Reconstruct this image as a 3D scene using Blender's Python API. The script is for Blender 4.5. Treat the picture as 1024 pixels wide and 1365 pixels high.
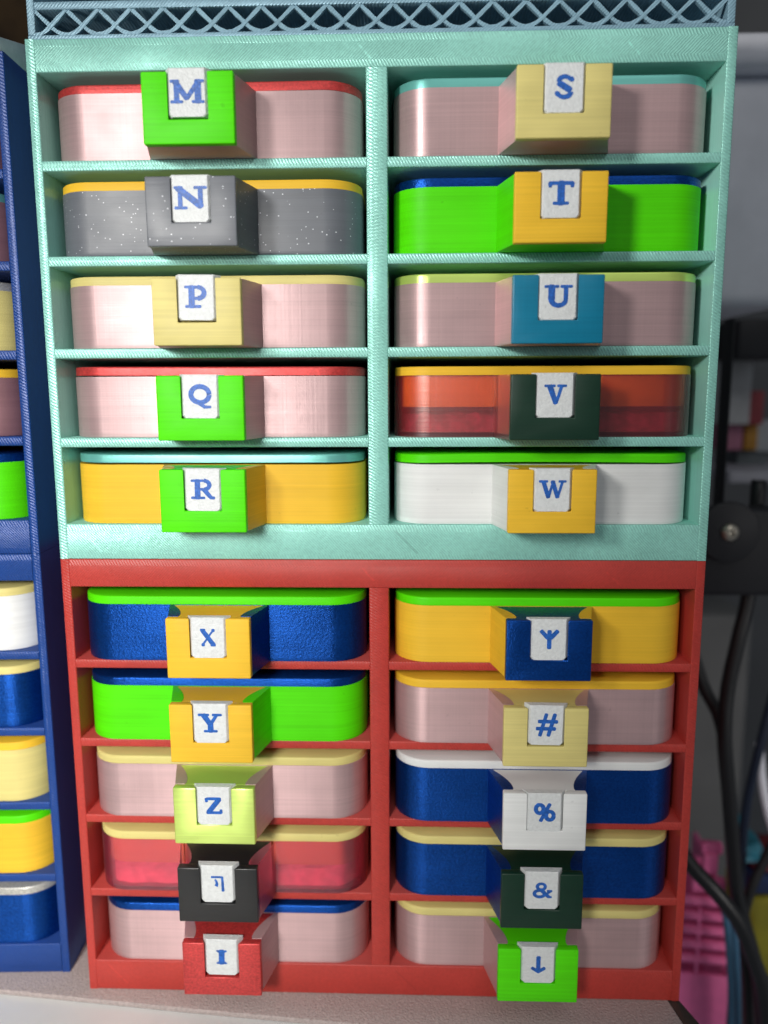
import bpy, bmesh, math, random
from mathutils import Matrix, Vector
random.seed(7)
MM = 0.001
scene = bpy.context.scene
for o in list(bpy.data.objects): bpy.data.objects.remove(o)
COL = scene.collection

# ------------------------------------------------------------------ camera
CAM = Vector((9.5036, -238.193, -98.106))            # millimetres, cabinet front plane is y = 0
def rot3(rx, ry, rz):
    c, s = math.cos, math.sin
    Rx = Matrix(((1,0,0),(0,c(rx),-s(rx)),(0,s(rx),c(rx))))
    Ry = Matrix(((c(ry),0,s(ry)),(0,1,0),(-s(ry),0,c(ry))))
    Rz = Matrix(((c(rz),-s(rz),0),(s(rz),c(rz),0),(0,0,1)))
    return Rz @ Ry @ Rx
RM = rot3(0.156312, 0.032558, 0.001373)              # world (x,-z,y) -> right, down, forward
FPX = 1050.0
def _w(r): return Vector((r[0], r[2], -r[1]))
right, down, fwd = _w(RM[0]), _w(RM[1]), _w(RM[2])
cam_data = bpy.data.cameras.new('camera'); cam = bpy.data.objects.new('camera', cam_data); COL.objects.link(cam)
cam.matrix_world = Matrix((
    (right.x, -down.x, -fwd.x, CAM.x*MM), (right.y, -down.y, -fwd.y, CAM.y*MM),
    (right.z, -down.z, -fwd.z, CAM.z*MM), (0,0,0,1)))
cam_data.sensor_fit = 'VERTICAL'; cam_data.sensor_height = 36; cam_data.sensor_width = 27
cam_data.lens = FPX/1365*36
cam_data.clip_start = 0.005; cam_data.clip_end = 20
cam_data.dof.use_dof = True; cam_data.dof.focus_distance = 0.234; cam_data.dof.aperture_fstop = 6.5
scene.camera = cam
def at(px, py, y):
    """point in mm on the plane y = const seen at photo pixel (px, py)"""
    d = right*((px-512)/FPX) + down*((py-682.5)/FPX) + fwd
    return CAM + d*((y-CAM.y)/d.y)
def at_z(px, py, z):
    d = right*((px-512)/FPX) + down*((py-682.5)/FPX) + fwd
    return CAM + d*((z-CAM.z)/d.z)
def at_x(px, py, x):
    d = right*((px-512)/FPX) + down*((py-682.5)/FPX) + fwd
    return CAM + d*((x-CAM.x)/d.x)

# ------------------------------------------------------------------ light
world = bpy.data.worlds.new('World'); scene.world = world; world.use_nodes = True
bg = world.node_tree.nodes['Background']; bg.inputs['Color'].default_value = (0.80, 0.88, 1.0, 1); bg.inputs['Strength'].default_value = 0.13
def area(name, loc, target, size, power, color, spread):
    l = bpy.data.lights.new(name, 'AREA'); l.shape = 'DISK'; l.size = size; l.energy = power; l.color = color; l.spread = math.radians(spread)
    o = bpy.data.objects.new(name, l); COL.objects.link(o); o.location = Vector(loc)*MM
    o.rotation_euler = (Vector(target)-Vector(loc)).to_track_quat('-Z', 'Y').to_euler()
    return o
LAMP = (1.0, 0.975, 0.93)
area('desk_lamp_low', (-140, -430, -20), (-150, 0, -240), 0.10, 0.43, LAMP, 66)      # lamp left of the camera; narrow beam stands in for shade at lower right
area('upper_right_fill', (-230, -380, 35), (40, 0, 0), 0.08, 0.16, LAMP, 54)  # added light for the upper right, which the narrow beam leaves dark
area('soft_fill', (250, -900, 800), (60, 0, -150), 0.7, 1.7, (1.0, 0.985, 0.96), 170)  # added soft fill from above to lift the background, no known fixture
area('rack_fill', (620, -480, -200), (200, 110, -330), 0.25, 0.06, (1.0, 0.97, 0.95), 30)     # added fill beam for the pink rack and lower right, no known source
scene.view_settings.view_transform = 'Standard'; scene.view_settings.look = 'None'
scene.view_settings.gamma = 1; scene.view_settings.exposure = 0.0
scene.render.resolution_x = 768; scene.render.resolution_y = 1024

# ------------------------------------------------------------------ materials
def srgb(r, g, b):
    f = lambda c: (c/255/12.92) if c/255 <= 0.04045 else ((c/255+0.055)/1.055)**2.4
    return (f(r), f(g), f(b), 1)
class NT:
    def __init__(self, name):
        self.m = bpy.data.materials.new(name); self.m.use_nodes = True
        self.t = self.m.node_tree; self.b = self.t.nodes['Principled BSDF']
    def n(self, kind, **kw):
        x = self.t.nodes.new(kind)
        for k, v in kw.items():
            if k.startswith('_'): x.inputs[k[1:]].default_value = v
            else: setattr(x, k, v)
        return x
    def l(self, a, b): self.t.links.new(a, b)
    def math(self, op, a, b=None, c=None):
        x = self.n('ShaderNodeMath', operation=op)
        for i, v in enumerate((a, b, c)):
            if v is None: continue
            if isinstance(v, (int, float)): x.inputs[i].default_value = v
            else: self.l(v, x.inputs[i])
        return x.outputs[0]
    def coords(self, scale):
        tc = self.n('ShaderNodeTexCoord'); oi = self.n('ShaderNodeObjectInfo')
        mp = self.n('ShaderNodeMapping'); mp.inputs['Scale'].default_value = scale
        off = self.n('ShaderNodeVectorMath', operation='SCALE'); off.inputs[0].default_value = (3.1, 1.7, 2.3)
        self.l(oi.outputs['Random'], off.inputs['Scale'])
        ad = self.n('ShaderNodeVectorMath', operation='ADD')
        self.l(tc.outputs['Object'], ad.inputs[0]); self.l(off.outputs[0], ad.inputs[1])
        self.l(ad.outputs[0], mp.inputs['Vector'])
        return mp.outputs['Vector']
    def noise(self, scale, detail=2.0, rough=0.5):
        x = self.n('ShaderNodeTexNoise'); x.inputs['Scale'].default_value = 1
        x.inputs['Detail'].default_value = detail; x.inputs['Roughness'].default_value = rough
        self.l(self.coords(scale), x.inputs['Vector'])
        return x.outputs['Fac']
    def ramp(self, v, a, b, lo=0.0, hi=1.0):
        x = self.n('ShaderNodeMapRange'); self.l(v, x.inputs['Value'])
        for k, q in (('From Min', a), ('From Max', b), ('To Min', lo), ('To Max', hi)): x.inputs[k].default_value = q
        return x.outputs['Result']
    def tint(self, col, fac_value):
        """colour multiplied by a scalar socket"""
        x = self.n('ShaderNodeVectorMath', operation='SCALE'); x.inputs[0].default_value = col[:3]
        self.l(fac_value, x.inputs['Scale']); return x.outputs[0]
    def bump(self, h, strength, dist=0.0002, prev=None):
        x = self.n('ShaderNodeBump'); x.inputs['Strength'].default_value = strength; x.inputs['Distance'].default_value = dist
        self.l(h, x.inputs['Height'])
        if prev is not None: self.l(prev, x.inputs['Normal'])
        return x.outputs['Normal']

def filament(name, col, rough=0.42, metal=0.0, aniso=0.0, spec=0.5, sss=0.0, streak=0.05, ripple=0.0, bumpy=0.12, sparkle=0.0, glitter=False, mottle=0.0, coat=0.0):
    """printed plastic: layer streaks along the object, optional silk sheen, sparkle relief or glitter flakes"""
    q = NT(name); b = q.b
    b.inputs['Metallic'].default_value = metal; b.inputs['Roughness'].default_value = rough
    b.inputs['Specular IOR Level'].default_value = spec
    if aniso:
        b.inputs['Anisotropic'].default_value = aniso
        cx = q.n('ShaderNodeCombineXYZ'); cx.inputs[0].default_value = 0.01; cx.inputs[1].default_value = 0.02; cx.inputs[2].default_value = 1
        q.l(cx.outputs[0], b.inputs['Tangent'])
    lay = q.noise((14, 14, 2600), 3, 0.6)               # layer lines
    big = q.noise((60, 60, 90), 2, 0.5)
    band = q.noise((5, 5, 620), 2, 0.6)                 # slow changes between layers
    dirt = q.noise((420, 420, 420), 2, 0.5)
    v = q.math('ADD', q.ramp(lay, 0.3, 0.7, 1-streak, 1+streak), q.ramp(big, 0.3, 0.7, -0.04-mottle, 0.04+mottle))
    v = q.math('ADD', v, q.ramp(band, 0.3, 0.7, -0.045, 0.045))
    v = q.math('SUBTRACT', v, q.ramp(dirt, 0.72, 0.80, 0.0, 0.16))
    nrm = q.bump(lay, bumpy, 0.00025); nrm = q.bump(band, 0.10, 0.0004, nrm)
    ed = q.noise((180, 180, 260), 2, 0.5); nrm = q.bump(ed, 0.06, 0.0006, nrm)
    rr_ = q.ramp(big, 0.3, 0.7, rough-0.05, rough+0.06); q.l(rr_, b.inputs['Roughness'])
    if ripple:
        rp = q.noise((1500, 1500, 9), 3, 0.6)
        nrm = q.bump(rp, ripple, 0.0002, nrm)
        rq = q.ramp(rp, 0.3, 0.7, -0.03, 0.03); v = q.math('ADD', v, rq)
    if sparkle:
        sp = q.noise((1250, 1250, 1500), 3, 0.65)
        nrm = q.bump(sp, sparkle, 0.0004, nrm)
        v = q.math('ADD', v, q.ramp(sp, 0.3, 0.7, -0.25, 0.25))
    colr = q.tint(col, v)
    if glitter:
        vo = q.n('ShaderNodeTexVoronoi'); vo.inputs['Scale'].default_value = 1; vo.inputs['Randomness'].default_value = 1
        q.l(q.coords((1500, 1500, 1700)), vo.inputs['Vector'])
        sep = q.n('ShaderNodeSeparateColor'); q.l(vo.outputs['Color'], sep.inputs[0])
        pick = q.math('GREATER_THAN', sep.outputs[0], 0.88)
        size = q.ramp(sep.outputs[1], 0, 1, 0.09, 0.33)
        near = q.math('LESS_THAN', vo.outputs['Distance'], size)
        fl = q.math('MULTIPLY', pick, near)
        mx = q.n('ShaderNodeMix', data_type='RGBA'); q.l(fl, mx.inputs[0]); q.l(colr, mx.inputs[6]); mx.inputs[7].default_value = (0.66, 0.68, 0.72, 1)
        colr = mx.outputs[2]
    q.l(colr, b.inputs['Base Color']); q.l(nrm, b.inputs['Normal'])
    if coat:
        b.inputs['Coat Weight'].default_value = coat; b.inputs['Coat Roughness'].default_value = 0.5; q.l(nrm, b.inputs['Coat Normal'])
    if sss:
        b.inputs['Subsurface Weight'].default_value = sss; b.inputs['Subsurface Scale'].default_value = 0.0015
        b.inputs['Subsurface Radius'].default_value = (1, 0.7, 0.4)
    return q.m

def cabinet_mat(name, col, kind, metal, rough, amp=0.16, pitch=0.75, bs=0.5, band=None, seams=()):
    """front of a printed cabinet: extrusion strokes showing as slanted dashes, rows of dashes along the panel edges, start-stop seams"""
    q = NT(name); b = q.b
    tc = q.n('ShaderNodeTexCoord'); sp = q.n('ShaderNodeSeparateXYZ'); q.l(tc.outputs['Object'], sp.inputs[0])
    x, z = sp.outputs[0], sp.outputs[2]
    jit = q.ramp(q.noise((260, 260, 260), 3, 0.6), 0, 1, -2.6, 2.6)
    def strokes(deg, pt):
        th = math.radians(deg); k = 2*math.pi/(pt*MM)
        return q.math('SINE', q.math('ADD', q.math('ADD', q.math('MULTIPLY', x, k*math.cos(th)), q.math('MULTIPLY', z, k*math.sin(th))), jit))
    def rows(sock, pt):
        return q.math('SINE', q.math('MULTIPLY', sock, 2*math.pi/(pt*MM)))
    if kind == 'h': s = q.math('MULTIPLY', strokes(30, pitch), q.ramp(rows(z, 1.43), -1, 1, 0.35, 1.0))
    elif kind == 'v': s = q.math('MULTIPLY', strokes(62, pitch), q.ramp(rows(x, 1.40), -1, 1, 0.35, 1.0))
    else:
        s = strokes(-45 if kind == 'w' else 44, pitch)
        if band:
            zc, half = band
            dist = q.math('ABSOLUTE', q.math('SUBTRACT', z, zc*MM))
            m = q.ramp(dist, (half-2.2)*MM, (half-1.8)*MM, 0.0, 1.0)
            mx = q.n('ShaderNodeMix', data_type='FLOAT'); q.l(m, mx.inputs[0]); q.l(s, mx.inputs[2]); q.l(strokes(28, 0.8), mx.inputs[3]); s = mx.outputs[0]
    fade = q.ramp(q.noise((45, 45, 45), 3, 0.6), 0.3, 0.7, 0.35, 1.25)      # strokes fade in and out over the panel
    s = q.math('MULTIPLY', s, fade)
    fine = q.noise((900, 900, 900), 2, 0.6)
    patch = q.noise((70, 70, 70), 2, 0.5)
    v = q.math('ADD', q.ramp(s, -1, 1, 1-amp, 1+amp), q.ramp(fine, 0.25, 0.75, -0.10, 0.10))
    v = q.math('ADD', v, q.ramp(patch, 0.3, 0.7, -0.06, 0.06))
    fleck = q.ramp(q.noise((650, 650, 650), 2, 0.5), 0.74, 0.80, 0.0, 0.35)
    v = q.math('ADD', v, fleck)
    for (x0, z0, x1, z1, g) in seams:
        L_ = math.hypot(x1-x0, z1-z0); ux, uz = (x1-x0)/L_, (z1-z0)/L_
        dx, dz = q.math('SUBTRACT', x, x0*MM), q.math('SUBTRACT', z, z0*MM)
        t = q.math('ADD', q.math('MULTIPLY', dx, ux), q.math('MULTIPLY', dz, uz))
        e = q.math('ABSOLUTE', q.math('ADD', q.math('MULTIPLY', dx, -uz), q.math('MULTIPLY', dz, ux)))
        ms = q.math('MULTIPLY', q.math('LESS_THAN', e, 0.28*MM), q.math('MULTIPLY', q.math('GREATER_THAN', t, 0.0), q.math('LESS_THAN', t, L_*MM)))
        v = q.math('ADD', v, q.math('MULTIPLY', q.math('MULTIPLY', ms, g), q.ramp(fine, 0.3, 0.7, 0.2, 1.6)))
    q.l(q.tint(col, v), b.inputs['Base Color'])
    nrm = q.bump(s, bs, 0.00012); nrm = q.bump(fine, 0.25, 0.0002, nrm)
    q.l(nrm, b.inputs['Normal'])
    b.inputs['Metallic'].default_value = metal; b.inputs['Roughness'].default_value = rough
    return q.m

def plain(name, col, rough=0.5, metal=0.0, var=0.06, scale=200, bumpy=0.0, bscale=900, bdist=0.0003):
    q = NT(name); b = q.b
    nz = q.noise((scale, scale, scale), 3, 0.55)
    q.l(q.tint(col, q.ramp(nz, 0.3, 0.7, 1-var, 1+var)), b.inputs['Base Color'])
    b.inputs['Roughness'].default_value = rough; b.inputs['Metallic'].default_value = metal
    if bumpy:
        bn = q.noise((bscale, bscale, bscale), 2, 0.5)
        q.l(q.bump(bn, bumpy, bdist), b.inputs['Normal'])
    return q.m

def see_through(name, col, tcol):
    """tinted translucent printed wall"""
    q = NT(name); t = q.t; t.nodes.remove(q.b)
    out = [n for n in t.nodes if n.type == 'OUTPUT_MATERIAL'][0]
    tr = q.n('ShaderNodeBsdfTransparent'); tr.inputs[0].default_value = tcol
    tl = q.n('ShaderNodeBsdfTranslucent'); tl.inputs[0].default_value = col
    df = q.n('ShaderNodeBsdfDiffuse'); df.inputs[0].default_value = col
    gl = q.n('ShaderNodeBsdfGlossy'); gl.inputs['Roughness'].default_value = 0.32; gl.inputs[0].default_value = (1, 0.9, 0.92, 1)
    rp = q.noise((900, 900, 12), 2, 0.5); ly = q.noise((12, 12, 2400), 2, 0.5)
    nrm = q.bump(rp, 0.15, 0.0002); nrm = q.bump(ly, 0.12, 0.0002, nrm); q.l(nrm, gl.inputs['Normal'])
    m1 = q.n('ShaderNodeMixShader'); m1.inputs[0].default_value = 0.5; q.l(tl.outputs[0], m1.inputs[1]); q.l(df.outputs[0], m1.inputs[2])
    m2 = q.n('ShaderNodeMixShader'); m2.inputs[0].default_value = 0.16; q.l(tr.outputs[0], m2.inputs[1]); q.l(m1.outputs[0], m2.inputs[2])
    fr = q.n('ShaderNodeFresnel'); fr.inputs[0].default_value = 1.45
    fa = q.math('ADD', fr.outputs[0], 0.06)
    m3 = q.n('ShaderNodeMixShader'); q.l(fa, m3.inputs[0]); q.l(m2.outputs[0], m3.inputs[1]); q.l(gl.outputs[0], m3.inputs[2])
    q.l(m3.outputs[0], out.inputs['Surface'])
    return q.m

C = {
 'pink': (0.57, 0.38, 0.385, 1), 'green': (0.085, 0.70, 0.002, 1), 'amber': (0.80, 0.48, 0.035, 1), 'cream': (0.66, 0.57, 0.21, 1),
 'white': (0.76, 0.77, 0.76, 1), 'blue': (0.003, 0.062, 0.32, 1), 'red': (0.55, 0.05, 0.048, 1), 'teal': (0.16, 0.50, 0.45, 1),
 'lime': (0.60, 0.78, 0.16, 1), 'cerulean': (0.004, 0.19, 0.32, 1), 'forest': (0.006, 0.032, 0.018, 1), 'black': (0.014, 0.014, 0.015, 1), 'grey': (0.13, 0.14, 0.16, 1),
}
F = {
 'pink': filament('silk_pink_plastic', C['pink'], rough=0.47, metal=0.5, aniso=0.8, spec=0.8, ripple=0.09, streak=0.05, bumpy=0.12, coat=0.3),
 'green': filament('green_plastic', C['green'], rough=0.5, streak=0.06, spec=0.18, aniso=0.4),
 'amber': filament('amber_plastic', C['amber'], rough=0.5, streak=0.05, spec=0.2, aniso=0.4),
 'cream': filament('cream_plastic', C['cream'], rough=0.48, streak=0.05, spec=0.25, aniso=0.4, mottle=0.03),
 'white': filament('white_plastic', C['white'], rough=0.5, streak=0.03, spec=0.3),
 'blue': filament('metallic_blue_plastic', C['blue'], rough=0.36, metal=0.80, aniso=0.85, spec=0.5, sparkle=0.34, streak=0.05),
 'red': filament('red_silk_plastic', C['red'], rough=0.42, metal=0.35, aniso=0.5, sparkle=0.14),
 'teal': filament('teal_silk_plastic', C['teal'], rough=0.36, metal=0.4, aniso=0.6),
 'lime': filament('lime_silk_plastic', C['lime'], rough=0.36, metal=0.45, spec=1.0, aniso=0.8, coat=0.4),
 'cerulean': filament('cerulean_plastic', C['cerulean'], rough=0.36, ripple=0.10, aniso=0.4),
 'forest': filament('dark_green_plastic', C['forest'], rough=0.40, streak=0.08, spec=0.4),
 'black': filament('black_plastic', C['black'], rough=0.42, streak=0.10, spec=0.6),
 'grey': filament('glitter_grey_plastic', C['grey'], rough=0.42, glitter=True, streak=0.06),
 'mauve': filament('mauve_plastic', (0.30, 0.15, 0.17, 1), rough=0.42, metal=0.3),
 'silver': filament('silver_plastic', (0.55, 0.54, 0.50, 1), rough=0.35, metal=0.5, sparkle=0.1),
}
GLASSY = {'clear_red': see_through('translucent_red_plastic', (0.75, 0.02, 0.06, 1), (1.0, 0.76, 0.60, 1)),
          'clear_pink': see_through('translucent_pink_plastic', (0.98, 0.14, 0.28, 1), (1.0, 0.62, 0.70, 1))}
TILE = plain('white_tile_plastic', (0.69, 0.71, 0.71, 1), rough=0.5, var=0.07, scale=900, bumpy=0.55, bscale=1500, bdist=0.0004)
INK = plain('blue_letter_plastic', (0.014, 0.11, 0.45, 1), rough=0.45, var=0.35, scale=1500, bumpy=0.4, bscale=1500)
CONTENT = plain('crimson_sand', (0.36, 0.05, 0.34, 1), rough=0.6, var=0.5, scale=260, bumpy=0.5, bscale=500)
CONTENT2 = plain('rose_sand', (0.80, 0.40, 0.50, 1), rough=0.6, var=0.3, scale=260, bumpy=0.5, bscale=500)

# ------------------------------------------------------------------ mesh helpers (millimetres)
def mesh_from(name, verts, faces, smooth=False):
    me = bpy.data.meshes.new(name)
    me.from_pydata([(v[0]*MM, v[1]*MM, v[2]*MM) for v in verts], [], faces); me.update()
    if smooth: me.polygons.foreach_set('use_smooth', [True]*len(me.polygons))
    return me
def finish(name, bm, bevel=0.0, seg=2, ang=30, smooth_ang=35):
    """bevel sharp edges (mm) and convert to a mesh scaled to metres"""
    bmesh.ops.recalc_face_normals(bm, faces=bm.faces)
    if bevel:
        es = [e for e in bm.edges if len(e.link_faces) == 2 and e.calc_face_angle(0) > math.radians(ang)]
        bmesh.ops.bevel(bm, geom=es, offset=bevel, offset_type='OFFSET', segments=seg, profile=0.5, affect='EDGES', clamp_overlap=True)
    bmesh.ops.scale(bm, vec=(MM, MM, MM), verts=bm.verts)
    me = bpy.data.meshes.new(name); bm.to_mesh(me); bm.free()
    me.polygons.foreach_set('use_smooth', [True]*len(me.polygons))
    me.set_sharp_from_angle(angle=math.radians(smooth_ang))
    return me
def add_prism(bm, poly, z0, z1, bottom=True, top=True, axis='z'):
    def P(u, v, w): return (u, v, w) if axis == 'z' else ((u, w, v) if axis == 'y' else (w, u, v))
    a = [bm.verts.new(P(x, y, z0)) for x, y in poly]; b = [bm.verts.new(P(x, y, z1)) for x, y in poly]
    n = len(poly)
    for i in range(n):
        j = (i+1) % n; bm.faces.new((a[i], a[j], b[j], b[i]))
    if bottom: bm.faces.new(a[::-1])
    if top: bm.faces.new(b)
    return a, b
def add_box(bm, x0, x1, y0, y1, z0, z1):
    add_prism(bm, [(x0,y0),(x1,y0),(x1,y1),(x0,y1)], z0, z1)
def obj(name, me, m, parent=None, loc=(0,0,0)):
    o = bpy.data.objects.new(name, me); COL.objects.link(o)
    if len(me.materials) == 0: me.materials.append(m)
    o.material_slots[0].link = 'OBJECT'; o.material_slots[0].material = m
    o.location = Vector(loc)*MM
    if parent: o.parent = parent
    return o
def empty(name, loc, label, cat, group=None, rz=0):
    o = bpy.data.objects.new(name, None); COL.objects.link(o); o.location = Vector(loc)*MM; o.rotation_euler = (0,0,rz)
    o.empty_display_size = 0.01; tag(o, label, cat, group); return o
def tag(o, label, cat, group=None):
    o['label'] = label; o['category'] = cat
    if group: o['group'] = group
    return o
def box_obj(name, m, parent, x0, x1, y0, y1, z0, z1, bevel=0.3, seg=2):
    bm = bmesh.new(); add_box(bm, x0, x1, y0, y1, z0, z1)
    return obj(name, finish(name, bm, bevel, seg), m, parent)
def tube(name, pts, r, m, parent=None, sides=10, sub=6):
    """smooth swept cable through points (mm)"""
    P = [Vector(p) for p in pts]; path = []
    for i in range(len(P)-1):
        p0, p1, p2, p3 = P[max(i-1,0)], P[i], P[i+1], P[min(i+2,len(P)-1)]
        for k in range(sub):
            t = k/sub
            path.append(0.5*((2*p1)+(p2-p0)*t+(2*p0-5*p1+4*p2-p3)*t*t+(3*p1-p0-3*p2+p3)*t**3))
    path.append(P[-1])
    vs, fs = [], []
    for i, p in enumerate(path):
        d = (path[min(i+1,len(path)-1)]-path[max(i-1,0)]).normalized()
        u = d.cross(Vector((0.3,1,0.2))).normalized(); w = d.cross(u)
        for k in range(sides):
            a = 2*math.pi*k/sides; vs.append(p+u*(r*math.cos(a))+w*(r*math.sin(a)))
    for i in range(len(path)-1):
        for k in range(sides):
            k2 = (k+1) % sides
            fs.append((i*sides+k, i*sides+k2, (i+1)*sides+k2, (i+1)*sides+k))
    fs.append(tuple(range(sides))[::-1]); fs.append(tuple((len(path)-1)*sides+k for k in range(sides)))
    return obj(name, mesh_from(name, vs, fs, True), m, parent)

# ------------------------------------------------------------------ cabinet dimensions (mm)
W, A, B, HC, S, H, D = 200.0, 2.83, 6.11, 8.88, 2.864, 23.85, 11.03
HT = HC + 5*H + 4*S + D                      # 150.6
DEPTH = 118.0
ZDESK = -2*HT - 0.15

INNER = {}
def inner_mat(front, col, metal, rough):
    """walls inside the cabinet: print lines run upright, so highlights smear towards the back"""
    q = NT(front.name+'_inside'); b = q.b
    st = q.noise((14, 1500, 14), 3, 0.6); pt = q.noise((60, 60, 60), 2, 0.5)
    q.l(q.tint(col, q.math('ADD', q.ramp(st, 0.3, 0.7, 0.94, 1.06), q.ramp(pt, 0.3, 0.7, -0.05, 0.05))), b.inputs['Base Color'])
    b.inputs['Metallic'].default_value = metal; b.inputs['Roughness'].default_value = rough; b.inputs['Anisotropic'].default_value = 0.9; b.inputs['Specular IOR Level'].default_value = 0.9
    cx = q.n('ShaderNodeCombineXYZ'); cx.inputs[0].default_value = 0.01; cx.inputs[1].default_value = 1; cx.inputs[2].default_value = 0.02
    q.l(cx.outputs[0], b.inputs['Tangent']); q.l(q.bump(st, 0.10, 0.0002), b.inputs['Normal'])
    INNER[front.name] = q.m
def rounded_bar(name, m, parent, x0, x1, z0, z1, along, r=0.32, y0=0.0, y1=DEPTH):
    """a wall of the cabinet: front edges along its length are rounded, ends stay square"""
    prof = lambda a, b: [(a, y1), (a, y0+r), (a+r*0.3, y0+r*0.3), (a+r, y0), (b-r, y0), (b-r*0.3, y0+r*0.3), (b, y0+r), (b, y1)]
    bm = bmesh.new()
    if along == 'z': add_prism(bm, prof(x0, x1), z0, z1)
    else: add_prism(bm, [(y, z) for z, y in prof(z0, z1)], x0, x1, axis='x')
    me = finish(name, bm, 0, smooth_ang=50)
    me.materials.append(m); me.materials.append(INNER[m.name])
    for f in me.polygons:
        if abs(f.normal.y) < 0.25: f.material_index = 1
    return obj(name, me, m, parent)

def cabinet(name, label, group, cx, y, zb, mats, rz=0.0):
    t = empty(name, (cx, y, zb), label, 'cabinet', group, rz)
    mh, mv, mw, mw2 = mats
    rounded_bar('side_wall', mv, t, -W/2, -W/2+A, 0, HT, 'z')
    rounded_bar('side_wall', mv, t, W/2-A, W/2, 0, HT, 'z')
    rounded_bar('top_panel', mw, t, -W/2+A, W/2-A, HT-HC, HT, 'x')
    rounded_bar('base_panel', mw2, t, -W/2+A, W/2-A, 0, D, 'x')
    rounded_bar('divider', mv, t, -B/2, B/2, D, HT-HC, 'z')
    for r in range(4):
        z1 = HT-HC-H-r*(H+S)
        rounded_bar('shelf', mh, t, -W/2+A, -B/2, z1-S, z1, 'x')
        rounded_bar('shelf', mh, t, B/2, W/2-A, z1-S, z1, 'x')
    box_obj('back_panel', mw, t, -W/2+A, W/2-A, DEPTH, DEPTH+2, 0, HT, 0)
    return t
def cab_mats(n, col, metal, rough, amp=0.16, bs=0.5, seam=0.0):
    top = [(-5.2, HT-2.6, -1.6, HT-6.6, seam), (70.0, HT-3.5, 74.0, HT-7.5, seam*.6)] if seam else []
    base = [(-93.0, 9.4, -86.5, 2.2, seam), (5.0, 9.2, 12.0, 2.0, -seam*.8)] if seam else []
    ms = (cabinet_mat(n+'_shelf_face', col, 'h', metal, rough, amp*1.15, 0.8, bs), cabinet_mat(n+'_wall_face', col, 'v', metal, rough-0.06, amp*.85, 0.85, bs),
            cabinet_mat(n+'_top_face', col, 'w', metal, rough, amp*0.7, 0.66, bs*.8, (HT-HC/2, HC/2), top),
            cabinet_mat(n+'_base_face', col, 'w2', metal, rough, amp*0.6, 0.62, bs*.7, (D/2, D/2), base))
    for k in ms: inner_mat(k, col, metal+0.15, 0.42)
    return ms
MT = cab_mats('teal_cabinet', (0.30, 0.66, 0.57, 1), 0.18, 0.38, 0.18, 0.55, 0.30)
MR = cab_mats('red_cabinet', (0.45, 0.040, 0.030, 1), 0.0, 0.44, 0.07, 0.35, 0.18)
MB = cab_mats('blue_cabinet', (0.006, 0.048, 0.24, 1), 0.1, 0.42, 0.25, 0.5)
teal = cabinet('drawer_cabinet', 'teal silk plastic drawer cabinet with ten drawers stacked on the red one', 'printed drawer cabinets', 0, 0, -HT, MT)
redc = cabinet('drawer_cabinet', 'red plastic drawer cabinet with ten drawers standing on the grey leather mat', 'printed drawer cabinets', 0, 0, -2*HT-0.1, MR)
BX, BY, BRZ = -110.0, 7.5, math.radians(2.5)
def blue_pos(dx): return (BX+dx*math.cos(BRZ), BY+dx*math.sin(BRZ))
bx, by = blue_pos(-W/2)
bluec = cabinet('drawer_cabinet', 'blue plastic drawer cabinet resting on top of another blue cabinet', 'printed drawer cabinets', bx, by, -HT, MB, BRZ)
bluel = cabinet('drawer_cabinet', 'blue plastic drawer cabinet standing on the leather mat beside the red one', 'printed drawer cabinets', bx, by, -2*HT-0.1, MB, BRZ)

# ------------------------------------------------------------------ drawers
BW, BH, BL, R = 91.0, 18.4, 112.0, 11.0      # body width, height, length, front corner radius
HB, HF, HP = 15.6, 12.45, 12.6              # handle half width at the body, at its front, how far it stands out
LT = 2.6
def corner(cx, cy, r, a0, a1, n=9):
    return [(cx+r*math.cos(math.radians(a0+(a1-a0)*i/n)), cy+r*math.sin(math.radians(a0+(a1-a0)*i/n))) for i in range(n+1)]
def body_outline(notch):
    p = [(-BW/2, BL)] + corner(-BW/2+R, R, R, 180, 270)
    p += [(-HB, 0), (-HF, -HP)]
    if notch:
        p += [(-9.4, -HP), (-9.2, -HP+0.9)]
        p += [(-9.2-(4.9*t**1.7), -HP+0.9+(HP-1.6)*t) for t in (0.2, 0.4, 0.6, 0.8, 0.95)] + [(-14.3, -0.2)]
        p += [(14.3, -0.2)] + [(9.2+(4.9*t**1.7), -HP+0.9+(HP-1.6)*t) for t in (0.95, 0.8, 0.6, 0.4, 0.2)]
        p += [(9.2, -HP+0.9), (9.4, -HP)]
    p += [(HF, -HP), (HB, 0)] + corner(BW/2-R, R, R, 270, 360) + [(BW/2, BL)]
    return p
def make_body():
    bm = bmesh.new()
    a, b = add_prism(bm, body_outline(False), 0, 1.4)
    add_prism(bm, body_outline(True), 1.4, BH, bottom=False)
    bmesh.ops.recalc_face_normals(bm, faces=bm.faces)
    es = [e for e in bm.edges if len(e.link_faces) == 2 and e.calc_face_angle(0) > math.radians(50) and (e.verts[0].co.z < 0.1 and e.verts[1].co.z < 0.1)]
    bmesh.ops.bevel(bm, geom=es, offset=0.35, segments=2, profile=0.5, affect='EDGES')
    return finish('drawer_body', bm, 0, smooth_ang=32)
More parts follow.
